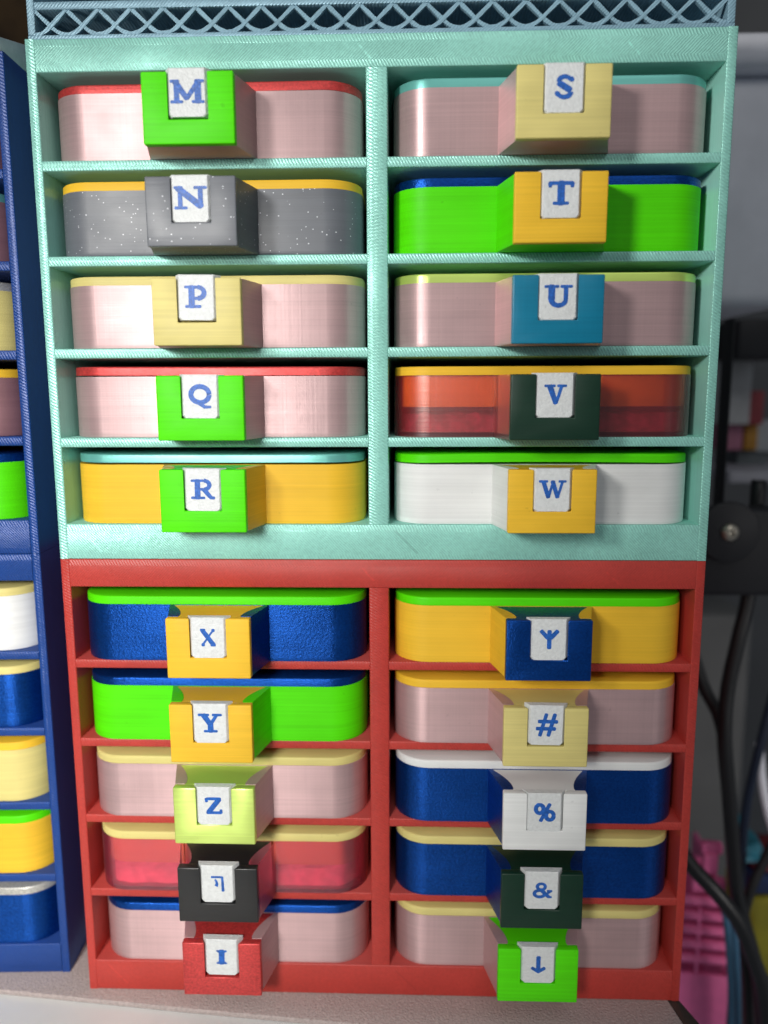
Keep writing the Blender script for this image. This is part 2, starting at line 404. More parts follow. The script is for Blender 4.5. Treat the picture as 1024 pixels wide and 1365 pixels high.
def make_shell():
    """open walls for the translucent drawers, 1.4 mm thick, with a floor"""
    o = body_outline(False)
    bm = bmesh.new()
    i_ = [(-BW/2+1.4, BL-1.4)] + corner(-BW/2+R, R, R-1.4, 180, 270) + [(-HB+1, 1.4), (HB-1, 1.4)] + corner(BW/2-R, R, R-1.4, 270, 360) + [(BW/2-1.4, BL-1.4)]
    add_prism(bm, body_outline(True), 1.4, BH, bottom=False, top=False)
    add_prism(bm, o, 0, 1.4)
    add_prism(bm, i_, 1.4, BH, bottom=False, top=False)
    return finish('drawer_body', bm, 0, smooth_ang=32)
def lid_outline(ins=0.15, r=R):
    return [(-BW/2+ins, BL)] + corner(-BW/2+ins+r, r+ins, r, 180, 270) + corner(BW/2-ins-r, r+ins, r, 270, 360) + [(BW/2-ins, BL)]
def make_lid(bow=0.0):
    bm = bmesh.new()
    o = lid_outline(); n = len(o)
    # the front edge gets extra points so the plate can bow slightly
    k = 1+9+1
    o = o[:k] + [(-BW/2+R+(BW-2*R)*i/12, 0.15) for i in range(1, 12)] + o[k:]
    add_prism(bm, o, 0, LT)
    bmesh.ops.recalc_face_normals(bm, faces=bm.faces)
    es = [e for e in bm.edges if all(v.co.z > LT-0.01 for v in e.verts) and len(e.link_faces) == 2]
    bmesh.ops.bevel(bm, geom=es, offset=0.55, segments=3, profile=0.5, affect='EDGES')
    if bow:
        for v in bm.verts: v.co.z += bow*(1-(v.co.x/(BW/2))**2)
    return finish('lid', bm, 0, smooth_ang=40)
def make_plug():
    bm = bmesh.new()
    add_prism(bm, [(-BW/2+1.7, BL-3)] + corner(-BW/2+R, R, R-1.7, 180, 270) + corner(BW/2-R, R, R-1.7, 270, 360) + [(BW/2-1.7, BL-3)], -9.5, -0.02)
    return finish('lid_plug', bm, 0.3, smooth_ang=32)
def make_contents(seed):
    rnd = random.Random(seed); bm = bmesh.new()
    nx = 34; pts = []
    a = []; 
    for i in range(nx+1):
        x = -BW/2+1.8+(BW-3.6)*i/nx
        edge = min(1, min(i, nx-i)/3)
        y = 1.7 + (1-edge)**2*8 + rnd.uniform(0, 0.7)
        h = 7.0 + rnd.uniform(-0.8, 0.5)
        a.append([bm.verts.new((x, y, 1.5)), bm.verts.new((x, y+rnd.uniform(-.3,.8), 4+rnd.uniform(-.7,.7))), bm.verts.new((x, y+0.6+rnd.uniform(0,.8), h)), bm.verts.new((x, 60, 6.5)), bm.verts.new((x, 60, 1.5))])
    for i in range(nx):
        for k in range(4): bm.faces.new((a[i][k], a[i+1][k], a[i+1][k+1], a[i][k+1]))
        bm.faces.new((a[i][4], a[i+1][4], a[i+1][0], a[i][0]))
    bm.faces.new(a[0]); bm.faces.new(a[-1][::-1])
    return finish('drawer_contents', bm, 0, smooth_ang=80)
CF = -HP-2.7                                  # front plane of the clip, relative to the body front
SL = 6.3                                      # bottom of the label slot above the drawer bottom
def make_clip():
    bm = bmesh.new()
    # lower bar of the front plate, full width
    o = [(-12.5, CF), (12.5, CF), (12.5, -HP-0.03), (-12.5, -HP-0.03)]
    # U-shaped plate drawn in the x-z plane with a slot widening towards the back (dovetail)
    y0, y1 = CF, -HP-0.03
    f = [(-12.5,0), (12.5,0), (12.5,BH), (5.3,BH), (5.3,SL), (-5.3,SL), (-5.3,BH), (-12.5,BH)]
    g = [(-12.5,0), (12.5,0), (12.5,BH), (6.6,BH), (6.6,SL), (-6.6,SL), (-6.6,BH), (-12.5,BH)]
    a = [bm.verts.new((x, y0, z)) for x, z in f]; b = [bm.verts.new((x, y1, z)) for x, z in g]
    for i in range(8):
        j = (i+1) % 8; bm.faces.new((a[i], a[j], b[j], b[i]))
    bm.faces.new((a[0], a[1], a[4], a[5])); bm.faces.new((a[1], a[2], a[3], a[4])); bm.faces.new((a[0], a[5], a[6], a[7]))
    bm.faces.new((b[1], b[0], b[5], b[4])); bm.faces.new((b[2], b[1], b[4], b[3])); bm.faces.new((b[5], b[0], b[7], b[6]))
    bmesh.ops.recalc_face_normals(bm, faces=bm.faces)
    def hard(e):
        return len(e.link_faces) == 2 and e.calc_face_angle(0) > math.radians(30)
    bmesh.ops.bevel(bm, geom=[e for e in bm.edges if hard(e)], offset=0.38, segments=3, profile=0.5, affect='EDGES', clamp_overlap=True)
    # neck that fills the mouth of the drawer
    c = 0.06
    p = [(-9.4+c, -HP-0.03), (-9.2+c, -HP+0.9)] + [(-9.2-(4.9*t**1.7)+c, -HP+0.9+(HP-1.6)*t) for t in (0.2, 0.4, 0.6, 0.8, 0.95)] + [(-14.3+c, -0.26)]
    p += [(-x, y) for x, y in p[::-1]]
    add_prism(bm, p, 1.45, BH-0.08)
    return finish('handle_clip', bm, 0, smooth_ang=40)
def make_tile():
    """label tile with slanted sides, narrow in front, bottom corners cut"""
    bm = bmesh.new(); c = 0.75
    def ring(hw, y, b, t): return [bm.verts.new(q) for q in ((-hw+c, y, b), (hw-c, y, b), (hw, y, b+c), (hw, y, t), (-hw, y, t), (-hw, y, b+c))]
    T = BH-SL+0.35
    a = ring(4.75, CF+0.12, 0.12, T-0.25); m = ring(5.0, CF+0.36, 0.0, T); b = ring(6.4, -HP-0.12, 0.0, T)
    for p, q in ((a, m), (m, b)):
        for i in range(6):
            j = (i+1) % 6; bm.faces.new((p[i], p[j], q[j], q[i]))
    bm.faces.new(a[::-1]); bm.faces.new(b)
    return finish('label_tile', bm, 0.0, smooth_ang=20)
BODY, SHELL, CLIP, TILE_ME, PLUG = make_body(), make_shell(), make_clip(), make_tile(), make_plug()
LIDS = {0: make_lid(0), 1: make_lid(0.45), 2: make_lid(-0.3)}

# ---- letters: strokes (x0,y0,x1,y1,width0,width1) and arcs, cap height 1, centred on x
def L(x0, y0, x1, y1, w0, w1=None): return ('l', x0, y0, x1, y1, w0, w1 or w0)
def Arc(cx, cy, rx, ry, a0, a1, w, w1=None): return ('a', cx, cy, rx, ry, a0, a1, w, w1 or w)
def serif(x, y, hw, t=0.13): return L(x-hw, y+(t/2 if y < .5 else -t/2), x+hw, y+(t/2 if y < .5 else -t/2), t)
GLYPH = {
 'M': [L(-.40,.06,-.40,.94,.20), L(.40,.06,.40,.94,.25), L(-.42,.88,-.02,.20,.26,.20), L(.40,.88,-.02,.20,.20,.16), serif(-.40,0,.20), serif(.40,0,.20), serif(-.46,1,.14), serif(.46,1,.14)],
 'N': [L(-.38,.06,-.38,.9,.17), L(.38,.12,.38,.94,.18), L(-.44,.90,.38,.14,.27), serif(-.36,0,.21), serif(.38,1,.21), serif(-.44,1,.13)],
 'P': [L(-.20,.06,-.20,.94,.26), Arc(.06,.68,.27,.25,-90,90,.22,.20), L(-.2,.93,.06,.93,.14), L(-.2,.43,.06,.43,.14), serif(-.14,0,.30), serif(-.24,1,.22)],
 'Q': [Arc(0,.56,.40,.36,0,360,.22), L(-.08,.20,.16,.02,.20,.16), L(.16,.0,.44,.0,.16,.12)],
 'R': [L(-.24,.06,-.24,.94,.26), Arc(.06,.72,.24,.22,-90,90,.20), L(-.2,.94,.06,.94,.13), L(-.2,.50,.06,.50,.13), L(.06,.48,.36,.08,.22,.18), serif(-.22,0,.28), serif(-.28,1,.22), L(.34,.07,.50,.07,.15)],
 'S': [Arc(.0,.72,.28,.22,20,180,.18,.22), L(-.26,.66,.24,.36,.28), Arc(-.02,.28,.30,.22,0,-180,.24,.17), L(.28,.80,.34,.84,.22), L(-.32,.22,-.38,.20,.22)],
 'T': [L(0,.06,0,.94,.30), L(-.46,.92,.46,.92,.16), L(-.46,.92,-.44,.78,.15), L(.46,.92,.44,.78,.15), serif(0,0,.28,.14)],
 'U': [L(-.28,.36,-.28,.94,.28), L(.30,.36,.30,.94,.18), Arc(.01,.34,.29,.27,180,360,.24,.18), serif(-.28,1,.26), serif(.32,1,.21)],
 'V': [L(-.28,.92,.02,.10,.28,.24), L(.30,.92,.06,.12,.17,.14), serif(-.28,1,.24), serif(.32,1,.20)],
 'W': [L(-.44,.92,-.20,.10,.22,.20), L(.02,.92,-.18,.14,.10,.14), L(.0,.92,.24,.10,.22,.20), L(.46,.90,.26,.14,.14,.12), serif(-.44,1,.18), serif(.46,1,.15), L(-.04,.92,.06,.92,.14)],
 'X': [L(-.26,.90,.26,.10,.24), L(.26,.90,-.26,.10,.10), L(-.34,.93,-.16,.93,.14), L(.24,.90,.30,.90,.18), L(.16,.07,.34,.07,.14), L(-.28,.09,-.22,.09,.18)],
 'Y': [L(-.30,.92,.0,.44,.26), L(.30,.92,.02,.44,.16), L(.01,.06,.01,.46,.26), serif(-.30,1,.22), serif(.32,1,.19), serif(.01,0,.28)],
 'Z': [L(-.34,.92,.34,.92,.17), L(.28,.88,-.26,.12,.28), L(-.34,.08,.36,.08,.17), L(-.38,.92,-.36,.76,.15), L(.38,.08,.37,.24,.15)],
 'turned_seven': [L(-.34,.93,.26,.93,.13), L(.30,.93,.32,.04,.14,.18), Arc(-.42,.52,.38,.36,-30,45,.20,.10)],
 'small_i': [L(0,.06,0,.94,.38), L(-.32,.95,.32,.95,.11), L(-.32,.05,.32,.05,.11), L(-.24,.90,.24,.90,.12), L(-.24,.10,.24,.10,.12)],
 'trident': [L(0,.05,0,.93,.22), L(-.40,.93,-.12,.62,.22), L(.40,.93,.12,.62,.22), L(-.13,.62,.0,.52,.2), L(.13,.62,.0,.52,.2)],
 'hash': [L(-.28,.0,-.02,1.0,.17), L(.10,.0,.36,1.0,.17), L(-.34,.66,.46,.66,.17), L(-.42,.32,.38,.32,.17)],
 'percent': [Arc(-.24,.68,.18,.23,0,360,.20), Arc(.24,.32,.18,.23,0,360,.20), L(.22,.94,-.18,.04,.18)],
 'ampersand': [Arc(-.04,.74,.20,.20,0,360,.17), Arc(-.12,.27,.26,.22,0,360,.19), L(-.10,.56,.34,.06,.20), L(.18,.20,.42,.44,.15), L(.28,.46,.48,.46,.13), L(.30,.05,.46,.05,.13)],
 'arrow': [L(0,.16,0,.97,.24), L(-.34,.30,.02,.07,.19), L(.34,.30,-.02,.07,.19), L(-.18,.20,.18,.20,.18)],
}
XS = {'M': 1.22, 'N': 1.22, 'P': 1.1, 'Q': 1.05, 'R': 1.12, 'T': 1.1, 'U': 1.15, 'W': 1.1, 'Y': 1.1, 'ampersand': 1.22, 'percent': 1.08, 'X': 1.1, 'Z': 1.1}
def make_glyph(key, h):
    vs, fs = [], []; h *= 1.06; sx = XS.get(key, 1.0)
    def quad_strip(pts, ws, dy):
        n = len(pts); rows = []
        for i, (x, z) in enumerate(pts):
            a = pts[max(i-1,0)]; b = pts[min(i+1,n-1)]
            dx, dz = b[0]-a[0], b[1]-a[1]; l = math.hypot(dx, dz) or 1
            nx, nz = -dz/l*ws[i]/2, dx/l*ws[i]/2
            rows.append(len(vs)); vs.extend([((x+nx)*h*sx, dy, (z+nz)*h), ((x-nx)*h*sx, dy, (z-nz)*h), ((x+nx)*h*sx, 0.1, (z+nz)*h), ((x-nx)*h*sx, 0.1, (z-nz)*h)])
        for i in range(n-1):
            p, q = rows[i], rows[i+1]
            fs.extend([(p, p+1, q+1, q), (p, q, q+2, p+2), (p+1, p+3, q+3, q+1)])
        fs.extend([(rows[0], rows[0]+2, rows[0]+3, rows[0]+1), (rows[-1], rows[-1]+1, rows[-1]+3, rows[-1]+2)])
    for k, s in enumerate(GLYPH[key]):
        dy = -0.05-0.006*k
        if s[0] == 'l':
            _, x0, y0, x1, y1, w0, w1 = s
            l = math.hypot(x1-x0, y1-y0) or 1; ux, uy = (x1-x0)/l, (y1-y0)/l
            e = min(w0, w1)*0.30
            pts, ws = [(x0-ux*e, y0-uy*e), (x0-ux*e*.4, y0-uy*e*.4)], [w0*.55, w0*.92]
            for t in (0.0, 0.33, 0.66, 1.0): pts.append((x0+(x1-x0)*t, y0+(y1-y0)*t)); ws.append((w0+(w1-w0)*t)*random.uniform(0.96, 1.05))
            pts += [(x1+ux*e*.4, y1+uy*e*.4), (x1+ux*e, y1+uy*e)]; ws += [w1*.92, w1*.55]
            quad_strip(pts, ws, dy)
        else:
            _, cx, cy, rx, ry, a0, a1, w0, w1 = s
            n = 20; pts = []; ws = []
            for i in range(n+1):
                t = i/n; a = math.radians(a0+(a1-a0)*t)
                pts.append((cx+rx*math.cos(a), cy+ry*math.sin(a))); ws.append((w0+(w1-w0)*t)*random.uniform(0.95, 1.05))
            quad_strip(pts, ws, dy)
    return mesh_from('letter', vs, fs)

def drawer(label, cab_empty, col, row, body, lid, clip, glyph=None, gh=5.7, dy=0.0, dx=0.0, lidgap=0.0, lidbow=0, lidrot=0.0, tile_dz=0.0, tile_rot=0.0, gz=0.0, group='drawers in the cabinets', seed=1):
    base = cab_empty.location/MM; rz = cab_empty.rotation_euler.z
    lx = (-1 if col == 0 else 1)*(W/2-A+B/2)/2 + dx
    zb = base.z + HT-HC-H-row*(H+S) + 0.02
    x = base.x + lx*math.cos(rz) - dy*math.sin(rz); y = base.y + lx*math.sin(rz) + dy*math.cos(rz)
    t = empty('drawer', (x, y, zb), label, 'drawer', group, rz)
    if body in GLASSY:
        obj('body', SHELL, GLASSY[body], t)
        pl_mat = F[lid]
        obj('contents', make_contents(seed), CONTENT if body == 'clear_red' else CONTENT2, t)
    else: obj('body', BODY, F[body], t)
    ld = obj('lid', LIDS[lidbow], F[lid], t, (0, 0, BH+0.03+lidgap)); ld.rotation_euler = (0, lidrot, 0)
    if body in GLASSY: obj('lid_plug', PLUG, F[lid], ld)
    obj('handle_clip', CLIP, F[clip], t)
    if glyph:
        tl = obj('label_tile', TILE_ME, TILE, t, (random.uniform(-.08,.08), 0, SL+tile_dz)); tl.rotation_euler = (0, tile_rot, 0)
        obj('letter', make_glyph(glyph, gh), INK, tl, (0, CF+0.10, (BH-SL)/2 - gh/2 + 0.2 + gz))
    return t

GT, GR = 'lettered drawers in the teal cabinet', 'marked drawers in the red cabinet'
specs = [
 # teal cabinet, left column then right column
 (teal,0,0,'pink','red','green','M','pink drawer with red lid and lime green handle clip lettered M',dict(dy=1.2,tile_dz=.55,gh=5.6,lidrot=-.004)),
 (teal,0,1,'grey','amber','grey','N','glittery grey drawer with amber lid and grey handle clip lettered N',dict(dy=.6)),
 (teal,0,2,'pink','cream','cream','P','pink drawer with cream lid and cream handle clip lettered P',dict(dy=.9,tile_dz=.55,tile_rot=.012)),
 (teal,0,3,'pink','red','green','Q','pink drawer with red lid and lime green handle clip lettered Q',dict(dy=1.3,gh=5.9,tile_rot=.01,lidgap=.25,lidrot=.003)),
 (teal,0,4,'amber','teal','green','R','amber drawer with pale teal lid and green handle clip lettered R',dict(dy=1.0,gh=5.4,lidgap=.6,tile_rot=.01)),
 (teal,1,0,'pink','teal','cream','S','pink drawer with dull teal lid and cream handle clip lettered S',dict(dy=.6,gh=5.4)),
 (teal,1,1,'green','blue','amber','T','bright green drawer with blue lid and amber handle clip lettered T',dict(dy=.6,tile_dz=.1)),
 (teal,1,2,'pink','lime','cerulean','U','pink drawer with lime lid and cerulean blue handle clip lettered U',dict(dy=.6,gh=5.5)),
 (teal,1,3,'clear_red','amber','forest','V','translucent red drawer with amber lid and dark green handle clip lettered V',dict(dy=.8,gh=5.3)),
 (teal,1,4,'white','green','amber','W','white drawer with green lid and amber handle clip lettered W',dict(dy=.8,gh=5.1,lidgap=.3,lidbow=1)),
 # red cabinet
 (redc,0,0,'blue','green','amber','X','sparkling blue drawer with green lid and amber handle clip lettered X',dict(dy=-.8,gh=5.1)),
 (redc,0,1,'green','blue','amber','Y','bright green drawer with blue lid and amber handle clip lettered Y',dict(dy=-.8,gh=5.6)),
 (redc,0,2,'pink','cream','lime','Z','pink drawer with cream lid and shiny lime handle clip lettered Z',dict(dy=-.8,gh=5.1)),
 (redc,0,3,'clear_pink','cream','black','turned_seven','translucent pink drawer with cream lid and black handle clip',dict(dy=-.6,gh=4.9,tile_dz=.5)),
 (redc,0,4,'pink','blue','red','small_i','pink drawer with blue lid and shiny red handle clip',dict(dy=.6,gh=4.5,tile_dz=.9,tile_rot=.01)),
 (redc,1,0,'amber','green','blue','trident','amber drawer with green lid and metallic blue handle clip',dict(dy=-.5,gh=5.4)),
 (redc,1,1,'pink','amber','cream','hash','pink drawer with amber lid and cream handle clip marked with a hash',dict(dy=-.9,gh=6.2,tile_dz=.5,tile_rot=.012)),
 (redc,1,2,'blue','white','white','percent','blue drawer with white lid and white handle clip marked with a percent sign',dict(dy=-1.5,gh=5.6,tile_dz=-.3)),
 (redc,1,3,'blue','cream','forest','ampersand','blue drawer with cream lid and dark green handle clip marked with an ampersand',dict(dy=-.9,gh=4.7,tile_dz=.35)),
 (redc,1,4,'pink','cream','green','arrow','pink drawer with cream lid and green handle clip marked with a down arrow',dict(dy=.6,gh=5.3,tile_dz=.35)),
]
for i, (cab, c, r, bo, li, cl, g, lab, kw) in enumerate(specs):
    drawer(lab, cab, c, r, bo, li, cl, g, group=GT if cab is teal else GR, seed=i+3, dx=random.uniform(-.25,.25), **kw)
GB = 'drawers at the edge of the blue cabinets'
for cab, r, bo, li, cl, lab in (
 (bluec,0,'mauve','cream','green','mauve drawer in the top slot of the upper blue cabinet'),
 (bluec,1,'mauve','teal','amber','mauve drawer with teal lid in the upper blue cabinet, second slot down'),
 (bluec,2,'cream','silver','blue','cream drawer with silver lid in the upper blue cabinet'),
 (bluec,3,'mauve','amber','green','mauve drawer with amber lid in the upper blue cabinet'),
 (bluec,4,'green','blue','amber','green drawer with blue lid at the bottom of the upper blue cabinet'),
 (bluel,0,'white','cream','green','white drawer with cream lid in the lower blue cabinet'),
 (bluel,1,'blue','cream','amber','blue drawer with cream lid in the lower blue cabinet'),
 (bluel,2,'cream','amber','green','cream drawer with amber lid in the lower blue cabinet'),
 (bluel,3,'amber','green','blue','amber drawer with green lid in the lower blue cabinet'),
 (bluel,4,'blue','silver','amber','blue drawer with silver lid at the bottom of the lower blue cabinet')):
    drawer(lab, cab, 1, r, bo, li, cl, None, group=GB, dy=0.6, dx=-0.2)

# ------------------------------------------------------------------ lattice tray on top
LB = cabinet_mat('steel_blue_lattice_plastic', (0.25, 0.42, 0.52, 1), 'w', 0.2, 0.42, 0.10, 0.7, 0.4)
lt = empty('lattice_cabinet', (0, 0.9, 0.1), 'steel blue printed cabinet with a criss-cross lattice base on the teal cabinet', 'cabinet')
LW, LH = 198.6, 44.0
box_obj('base_rail', LB, lt, -LW/2, LW/2, 0, 3.0, 0, 1.3, 0.3)
box_obj('base_floor', LB, lt, -LW/2+1, LW/2-1, 3.0, 112, 0, 0.9, 0)
box_obj('side_wall', LB, lt, -LW/2, -LW/2+2.2, 0.2, 112, 1.3, LH, 0.3)
box_obj('side_wall', LB, lt, LW/2-2.2, LW/2, 0.2, 112, 1.3, LH, 0.3)
box_obj('shelf', LB, lt, -LW/2+2.2, LW/2-2.2, 0.1, 112, 7.9, 10.1, 0.35)
box_obj('shade_roof', LB, lt, -LW/2+2.2, LW/2-2.2, 0.1, 112, LH-3, LH, 0.3)  # unseen top, added to block light from the open cell below
box_obj('back_panel', LB, lt, -LW/2, LW/2, 112, 114, 0, LH, 0)
box_obj('inner_rail', LB, lt, -LW/2+2.2, LW/2-2.2, 30, 32, 0.9, 7.9, 0)
def strut_mesh(sgn):
    bm = bmesh.new(); p = 9.25
    path = [(-sgn*p/2*u, 1.45+2.25*(1-u)**2) for u in (1.0, 0.8, 0.6, 0.4, 0.2)] + [(sgn*p/2*u, 3.7+4.3*u) for u in (0.0, 0.25, 0.5, 0.75, 1.0)]
    n = len(path)-1
    vs = []
    for i, (x, z) in enumerate(path):
        w = 0.52*random.uniform(0.85, 1.2); y0 = 0.35 if sgn > 0 else 0.5
        a_, b_ = path[max(i-1,0)], path[min(i+1,n)]; l_ = math.hypot(b_[0]-a_[0], b_[1]-a_[1]); ex, ez = -(b_[1]-a_[1])/l_*w, (b_[0]-a_[0])/l_*w
        vs.append([bm.verts.new((x-ex, y0, z-ez)), bm.verts.new((x+ex, y0, z+ez)), bm.verts.new((x+ex, y0+1.3, z+ez)), bm.verts.new((x-ex, y0+1.3, z-ez))])
    for i in range(n):
        for k in range(4):
            k2 = (k+1) % 4; bm.faces.new((vs[i][k], vs[i][k2], vs[i+1][k2], vs[i+1][k]))
    bm.faces.new(vs[0]); bm.faces.new(vs[-1][::-1])
    return finish('strut', bm, 0, smooth_ang=60)
SA, SB = [strut_mesh(1) for _ in range(4)], [strut_mesh(-1) for _ in range(4)]
nst = 21
for i in range(nst):
    x = -LW/2+6.6+(LW-13.2)*i/(nst-1)
    obj('strut', SA[i % 4], LB, lt, (x, 0, 0)); obj('strut', SB[(i*3) % 4], LB, lt, (x, 0, 0))

# ------------------------------------------------------------------ mat, desk
LEATHER = plain('grey_leather', (0.40, 0.335, 0.32, 1), rough=0.5, var=0.16, scale=1100, bumpy=0.85, bscale=1350, bdist=0.0005)
q = NT('white_desk_paint'); nz = q.noise((30,30,30), 4, 0.6); q.l(q.tint((0.70,0.71,0.70,1), q.ramp(nz, .3,.7,.95,1.03)), q.b.inputs['Base Color']); q.b.inputs['Roughness'].default_value = 0.45
DESK = q.m
DARKEDGE = plain('dark_brown_edge', (0.045, 0.035, 0.03, 1), rough=0.45, var=0.2)
zt = ZDESK
f0, f1, f2, f3 = at_z(-160, 1309, zt), at_z(0, 1319, zt), at_z(260, 1345, zt), at_z(500, 1367, zt)
r0, r1 = at_z(888, 1329, zt), at_z(912, 1366, zt)
slope = (f3.y-f2.y)/(f3.x-f2.x)
f4 = Vector((f3.x+90, f3.y+90*slope, zt)); f5 = Vector((r1.x+3, f4.y-9, zt))
d = (r0-r1).normalized(); back = r0 + d*30
outline = [f0, f1, f2, f3, f4, f5, r1, r0]
poly = [(p.x, p.y) for p in outline] + [(r0.x-1, r0.y+40), (r0.x-1, 130), (-330, 130), (-330, f0.y+6)]
mat = empty('desk_mat', (0, 40, zt-2), 'grey grained leather mat under the red and blue cabinets', 'mat')
bm = bmesh.new(); add_prism(bm, [(x, y-40) for x, y in poly], 0, 2.0)
obj('leather_sheet', finish('leather_sheet', bm, 0.5, 2, 50), LEATHER, mat)
ep = [(r0.x, r0.y+30), (r0.x, r0.y), (r1.x, r1.y), (f5.x, f5.y), (f5.x+4.5, f5.y-2), (r1.x+5.5, r1.y), (r0.x+3.6, r0.y), (r0.x+3.0, r0.y+30)]
bm = bmesh.new(); add_prism(bm, [(x+0.15, y-40) for x, y in ep], -1.0, 1.8)
obj('edge_strip', finish('edge_strip', bm, 0.5, 2, 50), DARKEDGE, mat)
bm = bmesh.new(); add_box(bm, -700, r0.x+1.5, -420, 160, zt-24, zt-2.02)
dk = obj('desk', finish('desk', bm, 1.5, 3), DESK); dk['kind'] = 'structure'

# pale board lying on the upper blue cabinet
BOARD = plain('pale_grey_card', (0.74, 0.74, 0.73, 1), rough=0.7, var=0.08, scale=300, bumpy=0.3)
pa, pb, pc, pd = at_x(0, 75, BX+.6), at_x(40, 102, BX+.6), at_x(46, 57, BX+.6), at_x(0, 47, BX+.6)
bm = bmesh.new()
prof = [(4.0, 0.02), (pb.y+4, 0.02), (pc.y+4, pc.z+0.02), (pd.y, pd.z), (4.0, pd.z+1.0)]
add_prism(bm, [(y, max(z, 0.02)) for y, z in prof], BX-150, BX-0.6, axis='x')
bo = obj('card_box', finish('card_box', bm, 0.4), BOARD); tag(bo, 'pale grey card box lying on top of the upper blue cabinet', 'box')

# ------------------------------------------------------------------ blurred things behind
WALL = plain('grey_wall_paint', (0.13, 0.132, 0.135, 1), rough=0.8, var=0.15, scale=8)
bm = bmesh.new(); add_box(bm, -900, 900, 520, 540, -900, 600)
wl = obj('wall', finish('wall', bm, 0), WALL); wl['kind'] = 'structure'
BLK = plain('black_rubber', (0.008, 0.008, 0.009, 1), rough=0.4)
DKB = plain('dark_plastic', (0.014, 0.014, 0.017, 1), rough=0.5)
PALE = plain('frosted_white_plastic', (0.84, 0.84, 0.90, 1), rough=0.4, var=0.08, scale=40)
GREYP = plain('grey_plastic', (0.36, 0.36, 0.40, 1), rough=0.5)
BROWN = plain('brown_cardboard', (0.10, 0.055, 0.02, 1), rough=0.8, var=0.4, scale=60)
PINK = plain('pink_plastic', (0.88, 0.17, 0.40, 1), rough=0.42, var=0.05)
# tall ribbed bin, upper right
y0 = 120
p0, p1 = at(962, 40, y0), at(1075, 405, y0)
bn = empty('ribbed_bin', ((p0.x+p1.x)/2, y0+40, p1.z), 'tall frosted white ribbed bin behind the teal cabinet', 'bin')
hw, hh = (p1.x-p0.x)/2, p0.z-p1.z
box_obj('bin_body', PALE, bn, -hw+5, hw, -32, 40, 0, hh-14, 6, 4)
box_obj('bin_rim', PALE, bn, -hw, hw, -40, 40, hh-14, hh, 4, 3)
for k in range(9): box_obj('rib', PALE, bn, -hw+3.5, -hw+6, -30, 30, 6+k*7.6, 9.5+k*7.6, 0.8)
# slanted grey rack between the bin and the cabinet
rk = empty('slatted_rack', at(965, 410, 150), 'grey rack with slanting slats behind the teal cabinet', 'rack')
for k in range(5):
    bm = bmesh.new(); add_box(bm, -16, 16, -1.5, 1.5, -3.2, 3.2)
    o = obj('slat', finish('slat', bm, 0.6), GREYP, rk, (4, 0, 14+k*18)); o.rotation_euler = (0, math.radians(-42), 0)
box_obj('post', GREYP, rk, -16, -12, 2, 5, 0, 104, 0.6)
box_obj('post', GREYP, rk, 18, 22, 2, 5, 0, 104, 0.6)
# black post beside the cabinet
a, b = at(958, 645, 128), at(974, 425, 128)
bm = bmesh.new(); add_prism(bm, [(a.x, 122), (b.x, 122), (b.x, 134), (a.x, 134)], a.z-20, b.z)
tag(obj('black_post', finish('black_post', bm, 1.0), DKB), 'black upright post right behind the teal cabinet', 'post')
# shelf with small boxes
sh0, sh1 = at(960, 625, 240), at(1090, 640, 240)
bm = bmesh.new(); add_box(bm, sh0.x, sh1.x, 225, 330, sh1.z, sh0.z)
tag(obj('back_shelf', finish('back_shelf', bm, 1), GREYP), 'dim grey shelf carrying small boxes behind the cabinets', 'shelf')
cols = [(0.5,0.5,0.5,1),(0.32,0.05,0.06,1),(0.42,0.16,0.24,1),(0.5,0.24,0.03,1),(0.40,0.42,0.44,1),(0.13,0.15,0.16,1)]
names = ['white','dark red','dusty pink','orange','pale grey','charcoal']
for k, (pa_, pb_) in enumerate((((966,480),(1000,566)), ((1000,520),(1018,566)), ((966,566),(990,600)), ((994,566),(1010,600)), ((1010,560),(1040,602)), ((984,600),(1022,622)))):
    a, b = at(pa_[0], pa_[1], 250+k*4), at(pb_[0], pb_[1], 250+k*4)
    m = plain('box_'+names[k].replace(' ', '_'), cols[k], rough=0.6, var=0.15, scale=60)
    bm = bmesh.new(); add_box(bm, a.x, b.x-.4, 250+k*4, 275+k*4, b.z, a.z-.4)
    tag(obj('small_box', finish('small_box', bm, 0.8), m), 'small blurred %s box on the shelf behind the cabinet' % names[k], 'box', 'small boxes on the back shelf')
a, b = at(985, 425, 215), at(1060, 478, 215)
bm = bmesh.new(); add_box(bm, a.x, b.x, 215, 260, b.z, a.z)
tag(obj('dark_case', finish('dark_case', bm, 2, 3), DKB), 'dark case below the frosted white bin', 'case')
# black bracket with a screw
c = at(1000, 735, 95)
br = empty('black_bracket', (c.x, 95, c.z-30), 'black plastic bracket with a round screw beside the teal cabinet', 'bracket')
box_obj('plate', DKB, br, -24, 40, 0, 14, 10, 48, 3, 3)
bm = bmesh.new()
add_prism(bm, [(13*math.cos(2*math.pi*i/28), 13*math.sin(2*math.pi*i/28)) for i in range(28)], -3, 0.0, axis='y')
sc = at(978, 712, 88)
obj('boss', finish('boss', bm, 1.0), DKB, br, (sc.x-c.x, 0, sc.z-c.z+30))
bm = bmesh.new()
n = 24; rr = 3.7
rings = []
for r_, yy in ((rr, 0), (rr, -0.8), (rr*.8, -1.7), (rr*.38, -2.1), (rr*.30, -1.2), (0.01, -1.1)):
    rings.append([bm.verts.new((r_*math.cos(2*math.pi*i/n), yy, r_*math.sin(2*math.pi*i/n))) for i in range(n)])
for p, q_ in zip(rings, rings[1:]):
    for i in range(n): bm.faces.new((p[i], p[(i+1)%n], q_[(i+1)%n], q_[i]))
